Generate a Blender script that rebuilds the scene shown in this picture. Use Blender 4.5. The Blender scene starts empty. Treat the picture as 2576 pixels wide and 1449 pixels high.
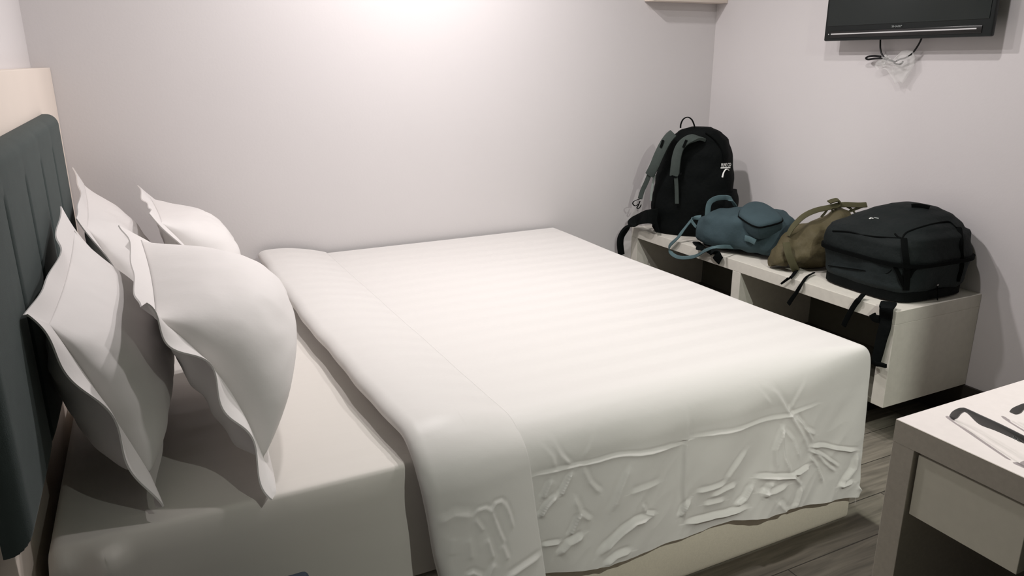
import bpy, bmesh, math, random
import numpy as np
from mathutils import Vector, Matrix, noise

SC = bpy.context.scene
COL = SC.collection
V = Vector
PI = math.pi
random.seed(7)

# ------------------------------------------------------------------ camera
CAM = dict(cx=0.2317, cy=-3.4062, cz=1.4, yaw=0.4629, pitch=0.2929, roll=-0.0039, f=1895.32)


def cam_axes():
    sy, cy = math.sin(CAM['yaw']), math.cos(CAM['yaw'])
    sp, cp = math.sin(CAM['pitch']), math.cos(CAM['pitch'])
    fw = V((sy * cp, cy * cp, -sp))
    rt = V((cy, -sy, 0))
    up = rt.cross(fw)
    cr, sr = math.cos(CAM['roll']), math.sin(CAM['roll'])
    return cr * rt + sr * up, -sr * rt + cr * up, fw


RT, UP, FW = cam_axes()
EYE = V((CAM['cx'], CAM['cy'], CAM['cz']))


def at(px, py, P0, N):
    """point of the place seen at a photo pixel, on the plane through P0 with normal N"""
    d = FW + RT * ((px - 1288) / CAM['f']) - UP * ((py - 724.5) / CAM['f'])
    N = V(N)
    t = (V(P0) - EYE).dot(N) / d.dot(N)
    return EYE + d * t


def atx(px, py, x): return at(px, py, (x, 0, 0), (1, 0, 0))
def aty(px, py, y): return at(px, py, (0, y, 0), (0, 1, 0))
def atz(px, py, z): return at(px, py, (0, 0, z), (0, 0, 1))


cd = bpy.data.cameras.new('camera')
cam = bpy.data.objects.new('camera', cd)
COL.objects.link(cam)
cam.matrix_world = Matrix(((RT.x, UP.x, -FW.x, EYE.x), (RT.y, UP.y, -FW.y, EYE.y), (RT.z, UP.z, -FW.z, EYE.z), (0, 0, 0, 1)))
cd.sensor_width = 36
cd.lens = CAM['f'] / 2576 * 36
cd.clip_start = 0.02
SC.camera = cam

# ------------------------------------------------------------------ materials
def s2l(c):
    c = c / 255
    return c / 12.92 if c <= 0.04045 else ((c + 0.055) / 1.055) ** 2.4


def rgb(c): return (s2l(c[0]), s2l(c[1]), s2l(c[2]), 1)


def mat(name, col, rough=0.6, spec=0.3, var=0.06, vscale=6.0, bump=0.0, bscale=60.0, metal=0.0, sheen=0.0,
        weave=0.0, wscale=400.0, coat=0.0):
    m = bpy.data.materials.new(name)
    m.use_nodes = True
    nt = m.node_tree
    N, L = nt.nodes, nt.links
    b = N['Principled BSDF']
    b.inputs['Roughness'].default_value = rough
    b.inputs['Specular IOR Level'].default_value = spec
    b.inputs['Metallic'].default_value = metal
    b.inputs['Coat Weight'].default_value = coat
    if sheen:
        b.inputs['Sheen Weight'].default_value = sheen
        b.inputs['Sheen Roughness'].default_value = 0.4
    tc = N.new('ShaderNodeTexCoord')
    nz = N.new('ShaderNodeTexNoise')
    nz.inputs['Scale'].default_value = vscale
    nz.inputs['Detail'].default_value = 4
    L.new(tc.outputs['Object'], nz.inputs['Vector'])
    cr = N.new('ShaderNodeValToRGB')
    c = rgb(col)
    cr.color_ramp.elements[0].position = 0.3
    cr.color_ramp.elements[1].position = 0.7
    cr.color_ramp.elements[0].color = tuple(max(0, x * (1 - var)) for x in c[:3]) + (1,)
    cr.color_ramp.elements[1].color = tuple(min(1, x * (1 + var)) for x in c[:3]) + (1,)
    L.new(nz.outputs['Fac'], cr.inputs['Fac'])
    L.new(cr.outputs['Color'], b.inputs['Base Color'])
    if bump or weave:
        h = N.new('ShaderNodeTexNoise')
        h.inputs['Scale'].default_value = bscale
        h.inputs['Detail'].default_value = 5
        L.new(tc.outputs['Object'], h.inputs['Vector'])
        bp = N.new('ShaderNodeBump')
        bp.inputs['Strength'].default_value = bump
        bp.inputs['Distance'].default_value = 0.01
        L.new(h.outputs['Fac'], bp.inputs['Height'])
        last = bp
        if weave:
            w = N.new('ShaderNodeTexNoise')
            w.inputs['Scale'].default_value = wscale
            L.new(tc.outputs['Object'], w.inputs['Vector'])
            b2 = N.new('ShaderNodeBump')
            b2.inputs['Strength'].default_value = weave
            b2.inputs['Distance'].default_value = 0.002
            L.new(w.outputs['Fac'], b2.inputs['Height'])
            L.new(bp.outputs['Normal'], b2.inputs['Normal'])
            last = b2
        L.new(last.outputs['Normal'], b.inputs['Normal'])
    return m


M = {}
M['wall'] = mat('painted_wall', (212, 208, 208), 0.75, 0.2, 0.012, 1.5, 0.04, 90)
M['dim_wall'] = mat('dimmed_front_wall', (122, 130, 119), 0.7, 0.2, 0.02, 3)  # unseen wall, darkened and tinted green to dim and colour the bounce light
M['ceiling'] = mat('dimmed_ceiling', (150, 161, 149), 0.8, 0.2, 0.01, 2)  # unseen too; grey-green chosen for weaker bounce and greener shadows
M['panel'] = mat('cream_laminate', (226, 214, 203), 0.5, 0.35, 0.02, 3, 0.02, 200)
M['laminate'] = mat('grey_linen_laminate', (214, 210, 200), 0.5, 0.35, 0.035, 40, 0.05, 300)
M['desk'] = mat('desk_laminate', (202, 193, 192), 0.45, 0.35, 0.02, 60, 0.02, 300)
M['deskedge'] = mat('desk_edge_laminate', (190, 184, 172), 0.5, 0.35, 0.05, 120, 0.03, 300)
M['drawer'] = mat('drawer_laminate', (226, 223, 208), 0.5, 0.3, 0.02, 50)
M['charcoal'] = mat('charcoal_upholstery', (62, 71, 70), 0.85, 0.15, 0.06, 30, 0.12, 500, sheen=0.15)
M['shaded_board'] = mat('shaded_shelf_board', (92, 90, 80), 0.6, 0.2, 0.04, 30)  # shade inside the bench put into the colour of its boards
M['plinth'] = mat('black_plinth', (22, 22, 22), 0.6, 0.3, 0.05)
M['baseb'] = mat('dark_skirting', (52, 48, 44), 0.5, 0.3, 0.05)
M['base'] = mat('bed_base_fabric', (205, 197, 182), 0.85, 0.1, 0.04, 200, 0.1, 500)
M['black'] = mat('black_nylon', (11, 14, 14), 0.75, 0.08, 0.12, 14, 0.25, 60, weave=0.2)
M['blackweb'] = mat('black_webbing', (7, 9, 9), 0.8, 0.06, 0.1, 40, 0.1, 300)
M['padgrey'] = mat('grey_green_strap', (66, 73, 70), 0.85, 0.1, 0.06, 40, 0.1, 400)
M['silvergrey'] = mat('light_grey_webbing', (128, 136, 132), 0.7, 0.2, 0.06, 40)
M['teal'] = mat('teal_canvas', (62, 77, 82), 0.85, 0.1, 0.08, 12, 0.25, 40, weave=0.15)
M['tealweb'] = mat('teal_webbing', (84, 104, 108), 0.8, 0.1, 0.06, 40, 0.1, 300)
M['olive'] = mat('olive_nylon', (84, 77, 56), 0.65, 0.2, 0.14, 16, 0.4, 35, weave=0.15)
M['oliveweb'] = mat('olive_webbing', (78, 75, 54), 0.75, 0.2, 0.08, 40)
M['slate'] = mat('slate_black_nylon', (24, 29, 29), 0.7, 0.14, 0.12, 12, 0.3, 50, weave=0.15)
M['slate2'] = mat('dark_slate_nylon', (36, 42, 43), 0.7, 0.14, 0.10, 14, 0.3, 60, weave=0.15)
M['tv'] = mat('black_tv_plastic', (20, 25, 25), 0.45, 0.3, 0.02)
M['tvscreen'] = mat('tv_screen_glass', (27, 34, 33), 0.3, 0.4, 0.02)
M['tvgroove'] = mat('gloss_black', (6, 7, 7), 0.25, 0.5, 0.02)
M['silver'] = mat('silver_strip', (205, 205, 205), 0.35, 0.5, 0.02)
M['logo'] = mat('grey_lettering', (150, 156, 154), 0.5, 0.3, 0.02)
M['white'] = mat('white_print', (238, 238, 235), 0.6, 0.2, 0.02)
M['cord'] = mat('black_rubber', (10, 10, 11), 0.5, 0.3, 0.02)
M['acetate'] = mat('black_acetate', (9, 11, 11), 0.25, 0.5, 0.02, coat=0.4)
M['lens'] = mat('dark_green_lens', (16, 24, 20), 0.08, 0.6, 0.02)
M['navy'] = mat('navy_fabric', (38, 46, 56), 0.7, 0.2, 0.1, 30, 0.1, 200)
M['metal'] = mat('grey_metal', (150, 150, 150), 0.35, 0.5, 0.02, metal=1)


def linen(name, col, stripes=None, rough=0.5, sheen=0.25, bump=0.08):
    """white sateen: a faint woven stripe in roughness and relief, along the UV map's v"""
    m = bpy.data.materials.new(name)
    m.use_nodes = True
    nt = m.node_tree
    N, L = nt.nodes, nt.links
    b = N['Principled BSDF']
    b.inputs['Base Color'].default_value = rgb(col)
    b.inputs['Specular IOR Level'].default_value = 0.22
    b.inputs['Sheen Weight'].default_value = sheen
    tc = N.new('ShaderNodeTexCoord')
    h = N.new('ShaderNodeTexNoise')
    h.inputs['Scale'].default_value = 22
    h.inputs['Detail'].default_value = 5
    L.new(tc.outputs['Object'], h.inputs['Vector'])
    bp = N.new('ShaderNodeBump')
    bp.inputs['Strength'].default_value = bump
    bp.inputs['Distance'].default_value = 0.01
    L.new(h.outputs['Fac'], bp.inputs['Height'])
    if stripes:
        uv = N.new('ShaderNodeUVMap')
        sx = N.new('ShaderNodeSeparateXYZ')
        L.new(uv.outputs['UV'], sx.inputs['Vector'])
        mu = N.new('ShaderNodeMath'); mu.operation = 'MULTIPLY'; mu.inputs[1].default_value = 2 * PI / stripes
        L.new(sx.outputs['Y'], mu.inputs[0])
        sn = N.new('ShaderNodeMath'); sn.operation = 'SINE'
        L.new(mu.outputs[0], sn.inputs[0])
        st = N.new('ShaderNodeMapRange')
        st.inputs['From Min'].default_value = -0.15
        st.inputs['From Max'].default_value = 0.15
        st.inputs['To Min'].default_value = rough - 0.07
        st.inputs['To Max'].default_value = rough + 0.09
        L.new(sn.outputs[0], st.inputs['Value'])
        L.new(st.outputs['Result'], b.inputs['Roughness'])
        b2 = N.new('ShaderNodeBump')
        b2.inputs['Strength'].default_value = 0.012
        b2.inputs['Distance'].default_value = 0.004
        L.new(st.outputs['Result'], b2.inputs['Height'])
        L.new(bp.outputs['Normal'], b2.inputs['Normal'])
        L.new(b2.outputs['Normal'], b.inputs['Normal'])
    else:
        b.inputs['Roughness'].default_value = rough
        L.new(bp.outputs['Normal'], b.inputs['Normal'])
    return m


M['duvet'] = linen('white_sateen_duvet', (209, 206, 203), 0.1, 0.5, 0.2)
M['sheet'] = linen('white_cotton_sheet', (210, 205, 199), 0.1, 0.6, 0.2, 0.05)
M['pillow'] = linen('white_pillow_cotton', (222, 218, 216), None, 0.6, 0.2, 0.1)


def floor_mat():
    m = bpy.data.materials.new('grey_wood_planks')
    m.use_nodes = True
    nt = m.node_tree
    N, L = nt.nodes, nt.links
    b = N['Principled BSDF']
    tc = N.new('ShaderNodeTexCoord')
    br = N.new('ShaderNodeTexBrick')
    br.inputs['Scale'].default_value = 1
    br.inputs['Brick Width'].default_value = 1.2
    br.inputs['Row Height'].default_value = 0.16
    br.inputs['Mortar Size'].default_value = 0.002
    br.inputs['Color1'].default_value = rgb((132, 126, 114))
    br.inputs['Color2'].default_value = rgb((102, 97, 87))
    br.inputs['Mortar'].default_value = rgb((60, 56, 50))
    L.new(tc.outputs['Object'], br.inputs['Vector'])
    mp = N.new('ShaderNodeMapping')
    mp.inputs['Scale'].default_value = (2.2, 28, 1)
    L.new(tc.outputs['Object'], mp.inputs['Vector'])
    nz = N.new('ShaderNodeTexNoise')
    nz.inputs['Scale'].default_value = 2.0
    nz.inputs['Detail'].default_value = 8
    nz.inputs['Distortion'].default_value = 0.6
    L.new(mp.outputs['Vector'], nz.inputs['Vector'])
    cr = N.new('ShaderNodeValToRGB')
    cr.color_ramp.elements[0].position = 0.3
    cr.color_ramp.elements[0].color = (0.55, 0.55, 0.55, 1)
    cr.color_ramp.elements[1].position = 0.7
    cr.color_ramp.elements[1].color = (1.1, 1.1, 1.1, 1)
    L.new(nz.outputs['Fac'], cr.inputs['Fac'])
    mx = N.new('ShaderNodeMix')
    mx.data_type = 'RGBA'
    mx.blend_type = 'MULTIPLY'
    mx.inputs['Factor'].default_value = 1
    L.new(br.outputs['Color'], mx.inputs['A'])
    L.new(cr.outputs['Color'], mx.inputs['B'])
    L.new(mx.outputs['Result'], b.inputs['Base Color'])
    b.inputs['Roughness'].default_value = 0.5
    return m


M['floor'] = floor_mat()


def film_mat():
    m = bpy.data.materials.new('clear_plastic_film')
    m.use_nodes = True
    nt = m.node_tree
    N, L = nt.nodes, nt.links
    b = N['Principled BSDF']
    b.inputs['Base Color'].default_value = rgb((235, 235, 232))
    b.inputs['Roughness'].default_value = 0.2
    b.inputs['Specular IOR Level'].default_value = 0.7
    b.inputs['Alpha'].default_value = 0.2
    return m


M['film'] = film_mat()


# ------------------------------------------------------------------ object helpers
def link(o, parent=None):
    COL.objects.link(o)
    if parent is not None:
        o.parent = parent
    return o


def origin_of(o):
    p = V((0, 0, 0))
    while o is not None:
        p += o.location
        o = o.parent
    return p


def tag(o, label=None, cat=None, group=None, kind=None):
    if label: o['label'] = label
    if cat: o['category'] = cat
    if group: o['group'] = group
    if kind: o['kind'] = kind
    return o


def thing(name, loc, label, cat, group=None):
    o = bpy.data.objects.new(name, None)
    o.empty_display_size = 0.05
    o.location = loc
    link(o)
    return tag(o, label, cat, group)


class MB:
    """collects world-space geometry and links it as one mesh object"""
    def __init__(self):
        self.v, self.f, self.uv = [], [], None

    def add(self, vs, fs):
        n = len(self.v)
        self.v += [tuple(p) for p in vs]
        self.f += [tuple(i + n for i in f) for f in fs]

    def box(self, lo, hi, bev=0.0, frame=None, seg=2):
        bm = bmesh.new()
        bmesh.ops.create_cube(bm, size=1)
        lo, hi = V(lo), V(hi)
        for v in bm.verts:
            v.co = V(((lo[i] + hi[i]) / 2 + v.co[i] * (hi[i] - lo[i]) for i in range(3)))
        if bev:
            bmesh.ops.bevel(bm, geom=bm.edges[:], offset=bev, segments=seg, affect='EDGES', profile=0.5)
        bm.verts.index_update()
        vs = [v.co.copy() for v in bm.verts]
        if frame: vs = [frame(p) for p in vs]
        self.add(vs, [[v.index for v in f.verts] for f in bm.faces])
        bm.free()

    def grid(self, P, wu=False, wv=False, flip=False):
        nu, nv = len(P), len(P[0])
        vs = [p for r in P for p in r]
        fs = []
        for i in range(nu if wu else nu - 1):
            for j in range(nv if wv else nv - 1):
                a, b = i * nv + j, ((i + 1) % nu) * nv + j
                c, d = ((i + 1) % nu) * nv + (j + 1) % nv, i * nv + (j + 1) % nv
                fs.append((a, d, c, b) if flip else (a, b, c, d))
        self.add(vs, fs)

    def rings(self, R, caps=True):
        """stack of closed rings with capped ends"""
        n = len(R[0])
        base = len(self.v)
        self.grid(R, wv=True)
        if caps:
            for k, ring in ((0, R[0]), (len(R) - 1, R[-1])):
                c = sum((V(p) for p in ring), V((0, 0, 0))) / n
                self.v.append(tuple(c))
                ci = len(self.v) - 1
                for j in range(n):
                    a, b = base + k * n + j, base + k * n + (j + 1) % n
                    self.f.append((ci, b, a) if k else (ci, a, b))

    def tube(self, path, r, n=8, smooth=6):
        pts = spline(path, smooth) if smooth else [V(p) for p in path]
        R = []
        prev = None
        for i, p in enumerate(pts):
            t = (pts[min(i + 1, len(pts) - 1)] - pts[max(i - 1, 0)]).normalized()
            if prev is None:
                a = t.orthogonal().normalized()
            else:
                a = (prev - t * prev.dot(t)).normalized()
            prev = a
            b = t.cross(a)
            rr = r if not callable(r) else r(i / (len(pts) - 1))
            R.append([p + a * rr * math.cos(2 * PI * k / n) + b * rr * math.sin(2 * PI * k / n) for k in range(n)])
        self.rings(R)

    def strap(self, path, width, side, th=0.003, smooth=6, taper=None):
        """flat webbing along a path; side = direction(s) of its width"""
        pts = spline(path, smooth)
        if isinstance(side, list):
            sd = spline(side, smooth)
        else:
            sd = [V(side)] * len(pts)
        R = []
        for i, p in enumerate(pts):
            t = (pts[min(i + 1, len(pts) - 1)] - pts[max(i - 1, 0)]).normalized()
            s = sd[min(i, len(sd) - 1)]
            s = (s - t * s.dot(t)).normalized()
            n = t.cross(s)
            w = width(i / (len(pts) - 1)) if callable(width) else width
            h = th
            R.append([p + s * w / 2 + n * h / 2, p + s * w * 0.35 + n * h * 0.75, p - s * w * 0.35 + n * h * 0.75, p - s * w / 2 + n * h / 2,
                      p - s * w / 2 - n * h / 2, p + s * w / 2 - n * h / 2])
        self.rings(R)

    def build(self, name, m, parent=None, smooth=True, angle=40, loc=None):
        me = bpy.data.meshes.new(name)
        o = bpy.data.objects.new(name, me)
        if parent is None and loc is not None:
            o.location = loc
        link(o, parent)
        off = origin_of(o)
        me.from_pydata([(p[0] - off.x, p[1] - off.y, p[2] - off.z) for p in self.v], [], self.f)
        bm = bmesh.new()
        bm.from_mesh(me)
        bmesh.ops.recalc_face_normals(bm, faces=bm.faces)
        if smooth:
            for f in bm.faces: f.smooth = True
            for e in bm.edges:
                if len(e.link_faces) == 2 and e.calc_face_angle(0) > math.radians(angle):
                    e.smooth = False
        bm.to_mesh(me)
        bm.free()
        me.materials.append(M[m] if isinstance(m, str) else m)
        if self.uv is not None and len(self.uv) == len(me.vertices):
            uvl = me.uv_layers.new(name='UVMap')
            for lp in me.loops:
                uvl.data[lp.index].uv = self.uv[lp.vertex_index]
        return o


def spline(pts, k=6):
    pts = [V(p) for p in pts]
    if len(pts) < 3 or k <= 1:
        if len(pts) == 2 and k > 1:
            return [pts[0].lerp(pts[1], i / k) for i in range(k + 1)]
        return pts
    out = []
    for i in range(len(pts) - 1):
        p0, p1, p2, p3 = pts[max(i - 1, 0)], pts[i], pts[i + 1], pts[min(i + 2, len(pts) - 1)]
        for j in range(k):
            t = j / k
            out.append(0.5 * ((2 * p1) + (p2 - p0) * t + (2 * p0 - 5 * p1 + 4 * p2 - p3) * t * t + (3 * p1 - p0 - 3 * p2 + p3) * t ** 3))
    out.append(pts[-1])
    return out


def sup(c, a, b, n=3.0, k=40):
    """superellipse ring"""
    c, a, b = V(c), V(a), V(b)
    R = []
    for i in range(k):
        t = 2 * PI * i / k
        x, y = math.cos(t), math.sin(t)
        R.append(c + a * math.copysign(abs(x) ** (2 / n), x) + b * math.copysign(abs(y) ** (2 / n), y))
    return R


def lerp_keys(keys, t):
    """piecewise smooth interpolation of tuples; keys = [(t, (values))]"""
    if t <= keys[0][0]: return keys[0][1]
    for (t0, a), (t1, b) in zip(keys, keys[1:]):
        if t <= t1:
            u = (t - t0) / (t1 - t0)
            u = u * u * (3 - 2 * u) * 0.5 + u * 0.5
            return tuple(x + (y - x) * u for x, y in zip(a, b))
    return keys[-1][1]


def rumple(R, amp, scale, seed=0.0, zmin=None):
    out = []
    for ring in R:
        c = sum((V(p) for p in ring), V((0, 0, 0))) / len(ring)
        rr = []
        for p in ring:
            d = (p - c)
            if d.length > 1e-6: d.normalize()
            q = p * scale + V((seed, seed * 1.7, -seed))
            h = noise.noise(q) + 0.5 * noise.noise(q * 2.1) - 0.35 * abs(noise.noise(q * 1.4 + V((9, 3, 1))))
            p2 = p + d * amp * h
            if zmin is not None and p2.z < zmin: p2.z = zmin
            rr.append(p2)
        out.append(rr)
    return out


def text_mesh(name, s, size, org, xa, ya, m, parent, align='LEFT', ext=0.0006, shear=0.0, width=None):
    cu = bpy.data.curves.new(name, 'FONT')
    cu.body = s
    cu.size = size
    cu.align_x = align
    cu.extrude = ext
    cu.shear = shear
    tmp = bpy.data.objects.new(name + '_tmp', cu)
    COL.objects.link(tmp)
    bpy.context.view_layer.update()
    me = bpy.data.meshes.new_from_object(tmp.evaluated_get(bpy.context.evaluated_depsgraph_get()))
    bpy.data.objects.remove(tmp)
    bpy.data.curves.remove(cu)
    xa, ya = V(xa).normalized(), V(ya).normalized()
    za = xa.cross(ya)
    k = 1.0
    if width:
        xs = [v.co.x for v in me.vertices]
        k = width / (max(xs) - min(xs))
    o = bpy.data.objects.new(name, me)
    me.name = name
    link(o, parent)
    off = origin_of(o)
    for v in me.vertices:
        v.co = V(org) + xa * v.co.x * k + ya * v.co.y + za * v.co.z - off
    me.materials.clear()
    me.materials.append(M[m])
    return o


# ------------------------------------------------------------------ the room
FLOOR = -0.04
CEIL = 2.5
XR = 3.185
YN = -3.5
HALL1, HALLY = 1.74, -5.2                  # the entry passage beside the bathroom block, behind the camera
AW = 0.0209                               # the left wall is a little out of square
def H(s, n, z):                           # s along the left wall from the back corner, n out of it
    return V((-math.sin(AW) * s + math.cos(AW) * n, -math.cos(AW) * s - math.sin(AW) * n, z))
DW = 0.062                                # thickness of the headboard panel

def struct(name, mb, m, **k):
    o = mb.build(name, m, **k)
    return tag(o, kind='structure')

b = MB(); b.box((-0.6, HALLY, FLOOR - 0.1), (XR + 0.1, 0.1, FLOOR)); struct('floor', b, 'floor', smooth=False)
b = MB(); b.box((-0.6, HALLY, CEIL), (XR + 0.1, 0.1, CEIL + 0.1)); struct('ceiling', b, 'ceiling', smooth=False)
b = MB(); b.box((-0.6, 0, FLOOR), (XR + 0.1, 0.1, CEIL)); struct('wall_back', b, 'wall', smooth=False)
b = MB(); b.box((XR, YN, FLOOR), (XR + 0.1, 0, CEIL)); struct('wall_right', b, 'wall', smooth=False)
b = MB(); b.box((HALL1, YN - 0.1, FLOOR), (XR + 0.1, YN, CEIL)); b.box((HALL1, HALLY, FLOOR), (HALL1 + 0.1, YN - 0.1, CEIL)); b.box((-0.6, HALLY - 0.1, FLOOR), (HALL1 + 0.1, HALLY, CEIL))
struct('wall_front', b, 'dim_wall', smooth=False)
b = MB(); b.box((0, -0.35, FLOOR), (5.25, 0, CEIL), frame=lambda p: H(p.x, -DW + p.y, p.z)); struct('wall_left', b, 'wall', smooth=False)
b = MB(); b.box((XR - 0.012, YN + 0.01, FLOOR), (XR, -0.001, 0.112)); struct('baseboard_right', b, 'baseb', smooth=False)

# white shelf high in the corner
SHZ = aty(1700, 7, 0).z
t = thing('wall_shelf', (2.92, -0.04, SHZ), 'white shelf high up in the far corner above the black backpack', 'shelf')
b = MB(); b.box((2.70, -0.085, SHZ), (XR - 0.001, -0.001, SHZ + 0.03), 0.003); b.build('shelf_board', 'panel', t)
for x in (2.80, 3.05):
    b = MB(); b.box((x, -0.07, SHZ + 0.03), (x + 0.02, -0.001, SHZ + 0.12), 0.003); b.build('bracket', 'panel', t)

# ------------------------------------------------------------------ headboard
t = thing('headboard', H(1.1, 0, FLOOR), 'charcoal channelled headboard cushion on a cream wall panel behind the pillows', 'headboard')
b = MB(); b.box((0.002, -DW + 0.001, FLOOR), (2.02, 0, 1.382), 0.002, frame=lambda p: H(p.x, p.y, p.z))
b.build('back_panel', 'panel', t, smooth=False)
HS0, HS1, HZ0, HZ1, HT = 0.519, 2.10, 0.625, 1.242, 0.046
seams = [0.816 + 0.3035 * i - 0.1518 * 0 for i in range(4)]
def cushion_n(s, z):
    r = 0.035
    e = min(s - HS0, HS1 - s, HZ1 - z, z - HZ0)
    n = HT
    if e < r: n = HT - r + math.sqrt(max(0, r * r - (r - e) ** 2))
    g = 0
    for q in seams:
        d = (s - q) / 0.010
        g = max(g, math.exp(-d * d))
        n += 0.004 * math.exp(-((s - q) / 0.05) ** 2) * -0.5
    top = min(1, max(0, (HZ1 - 0.075 - z) / 0.03))
    return n - 0.011 * g * top * (1 if e > 0.01 else 0)
ss = sorted(set([HS0 + (HS1 - HS0) * i / 120 for i in range(121)] + [q + d for q in seams for d in (-0.02, -0.012, -0.006, 0, 0.006, 0.012, 0.02) if HS0 < q + d < HS1] + [HS0 + 0.035 * (1 - math.cos(i * PI / 16)) for i in range(9)] + [HS1 - 0.035 * (1 - math.cos(i * PI / 16)) for i in range(9)]))
zz = sorted(set([HZ0 + (HZ1 - HZ0) * i / 40 for i in range(41)] + [HZ0 + 0.035 * (1 - math.cos(i * PI / 16)) for i in range(9)] + [HZ1 - 0.035 * (1 - math.cos(i * PI / 16)) for i in range(9)]))
b = MB()
b.grid([[H(s, cushion_n(s, z), z) for z in zz] for s in ss])
edge = [(HS0, z) for z in zz] + [(s, HZ1) for s in ss[1:]] + [(HS1, z) for z in reversed(zz[:-1])] + [(s, HZ0) for s in reversed(ss[1:-1])]
b.grid([[H(s, cushion_n(s, z), z) for s, z in edge], [H(s, 0.001, z) for s, z in edge]], wv=True)
b.build('cushion', 'charcoal', t, angle=70)

# ------------------------------------------------------------------ bed
XF, YD, ZD, ZM = 2.182, -1.974, 0.56, 0.527
bed = thing('bed', (1.1, -1.0, FLOOR), 'double bed with a cream fabric base, pushed up to the back wall', 'bed')
b = MB(); b.box((0.03, -1.972, FLOOR + 0.002), (2.178, -0.02, 0.215), 0.008); b.build('bed_base', 'base', bed)
b = MB(); b.box((0.06, -1.885, 0.215), (2.10, -0.045, ZM - 0.045), 0.07, seg=4); b.build('mattress', 'sheet', bed)


def ridges(P, segs, base=None):
    """height of sharp cloth creases: P (n,2) points, segs = [(polyline, height, width)]"""
    h = np.zeros(len(P))
    for poly, hh, w in segs:
        q = np.array(poly, float)
        best = np.full(len(P), 1e9)
        along = np.zeros(len(P))
        sgn = np.ones(len(P))
        L = np.concatenate([[0], np.cumsum(np.linalg.norm(np.diff(q, axis=0), axis=1))])
        for k in range(len(q) - 1):
            a, d = q[k], q[k + 1] - q[k]
            ln = np.linalg.norm(d)
            if ln < 1e-6: continue
            tt = np.clip(((P - a) @ d) / ln ** 2, 0, 1)
            dv = P - (a + tt[:, None] * d)
            dist = np.linalg.norm(dv, axis=1)
            m_ = dist < best
            best[m_] = dist[m_]
            along[m_] = (L[k] + tt[m_] * ln) / L[-1]
            cr = d[0] * dv[:, 1] - d[1] * dv[:, 0]
            sgn[m_] = -np.sign(cr[m_]) * (1.0 if d[0] >= 0 else -1.0)      # steep on the upper side, a long slope below
        fade = np.clip(np.minimum(along, 1 - along) * 5 + 0.15, 0, 1)
        x = np.sqrt((best / w) ** 2 + 0.08) * sgn
        x = x - 0.283 * sgn
        h += hh * fade * np.where(x < 0, np.exp(x * 1.15), np.exp(-x / 2.5)) - hh * fade * 0.35 * np.exp(-((x + 3.0) / 1.6) ** 2)
    return h


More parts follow.
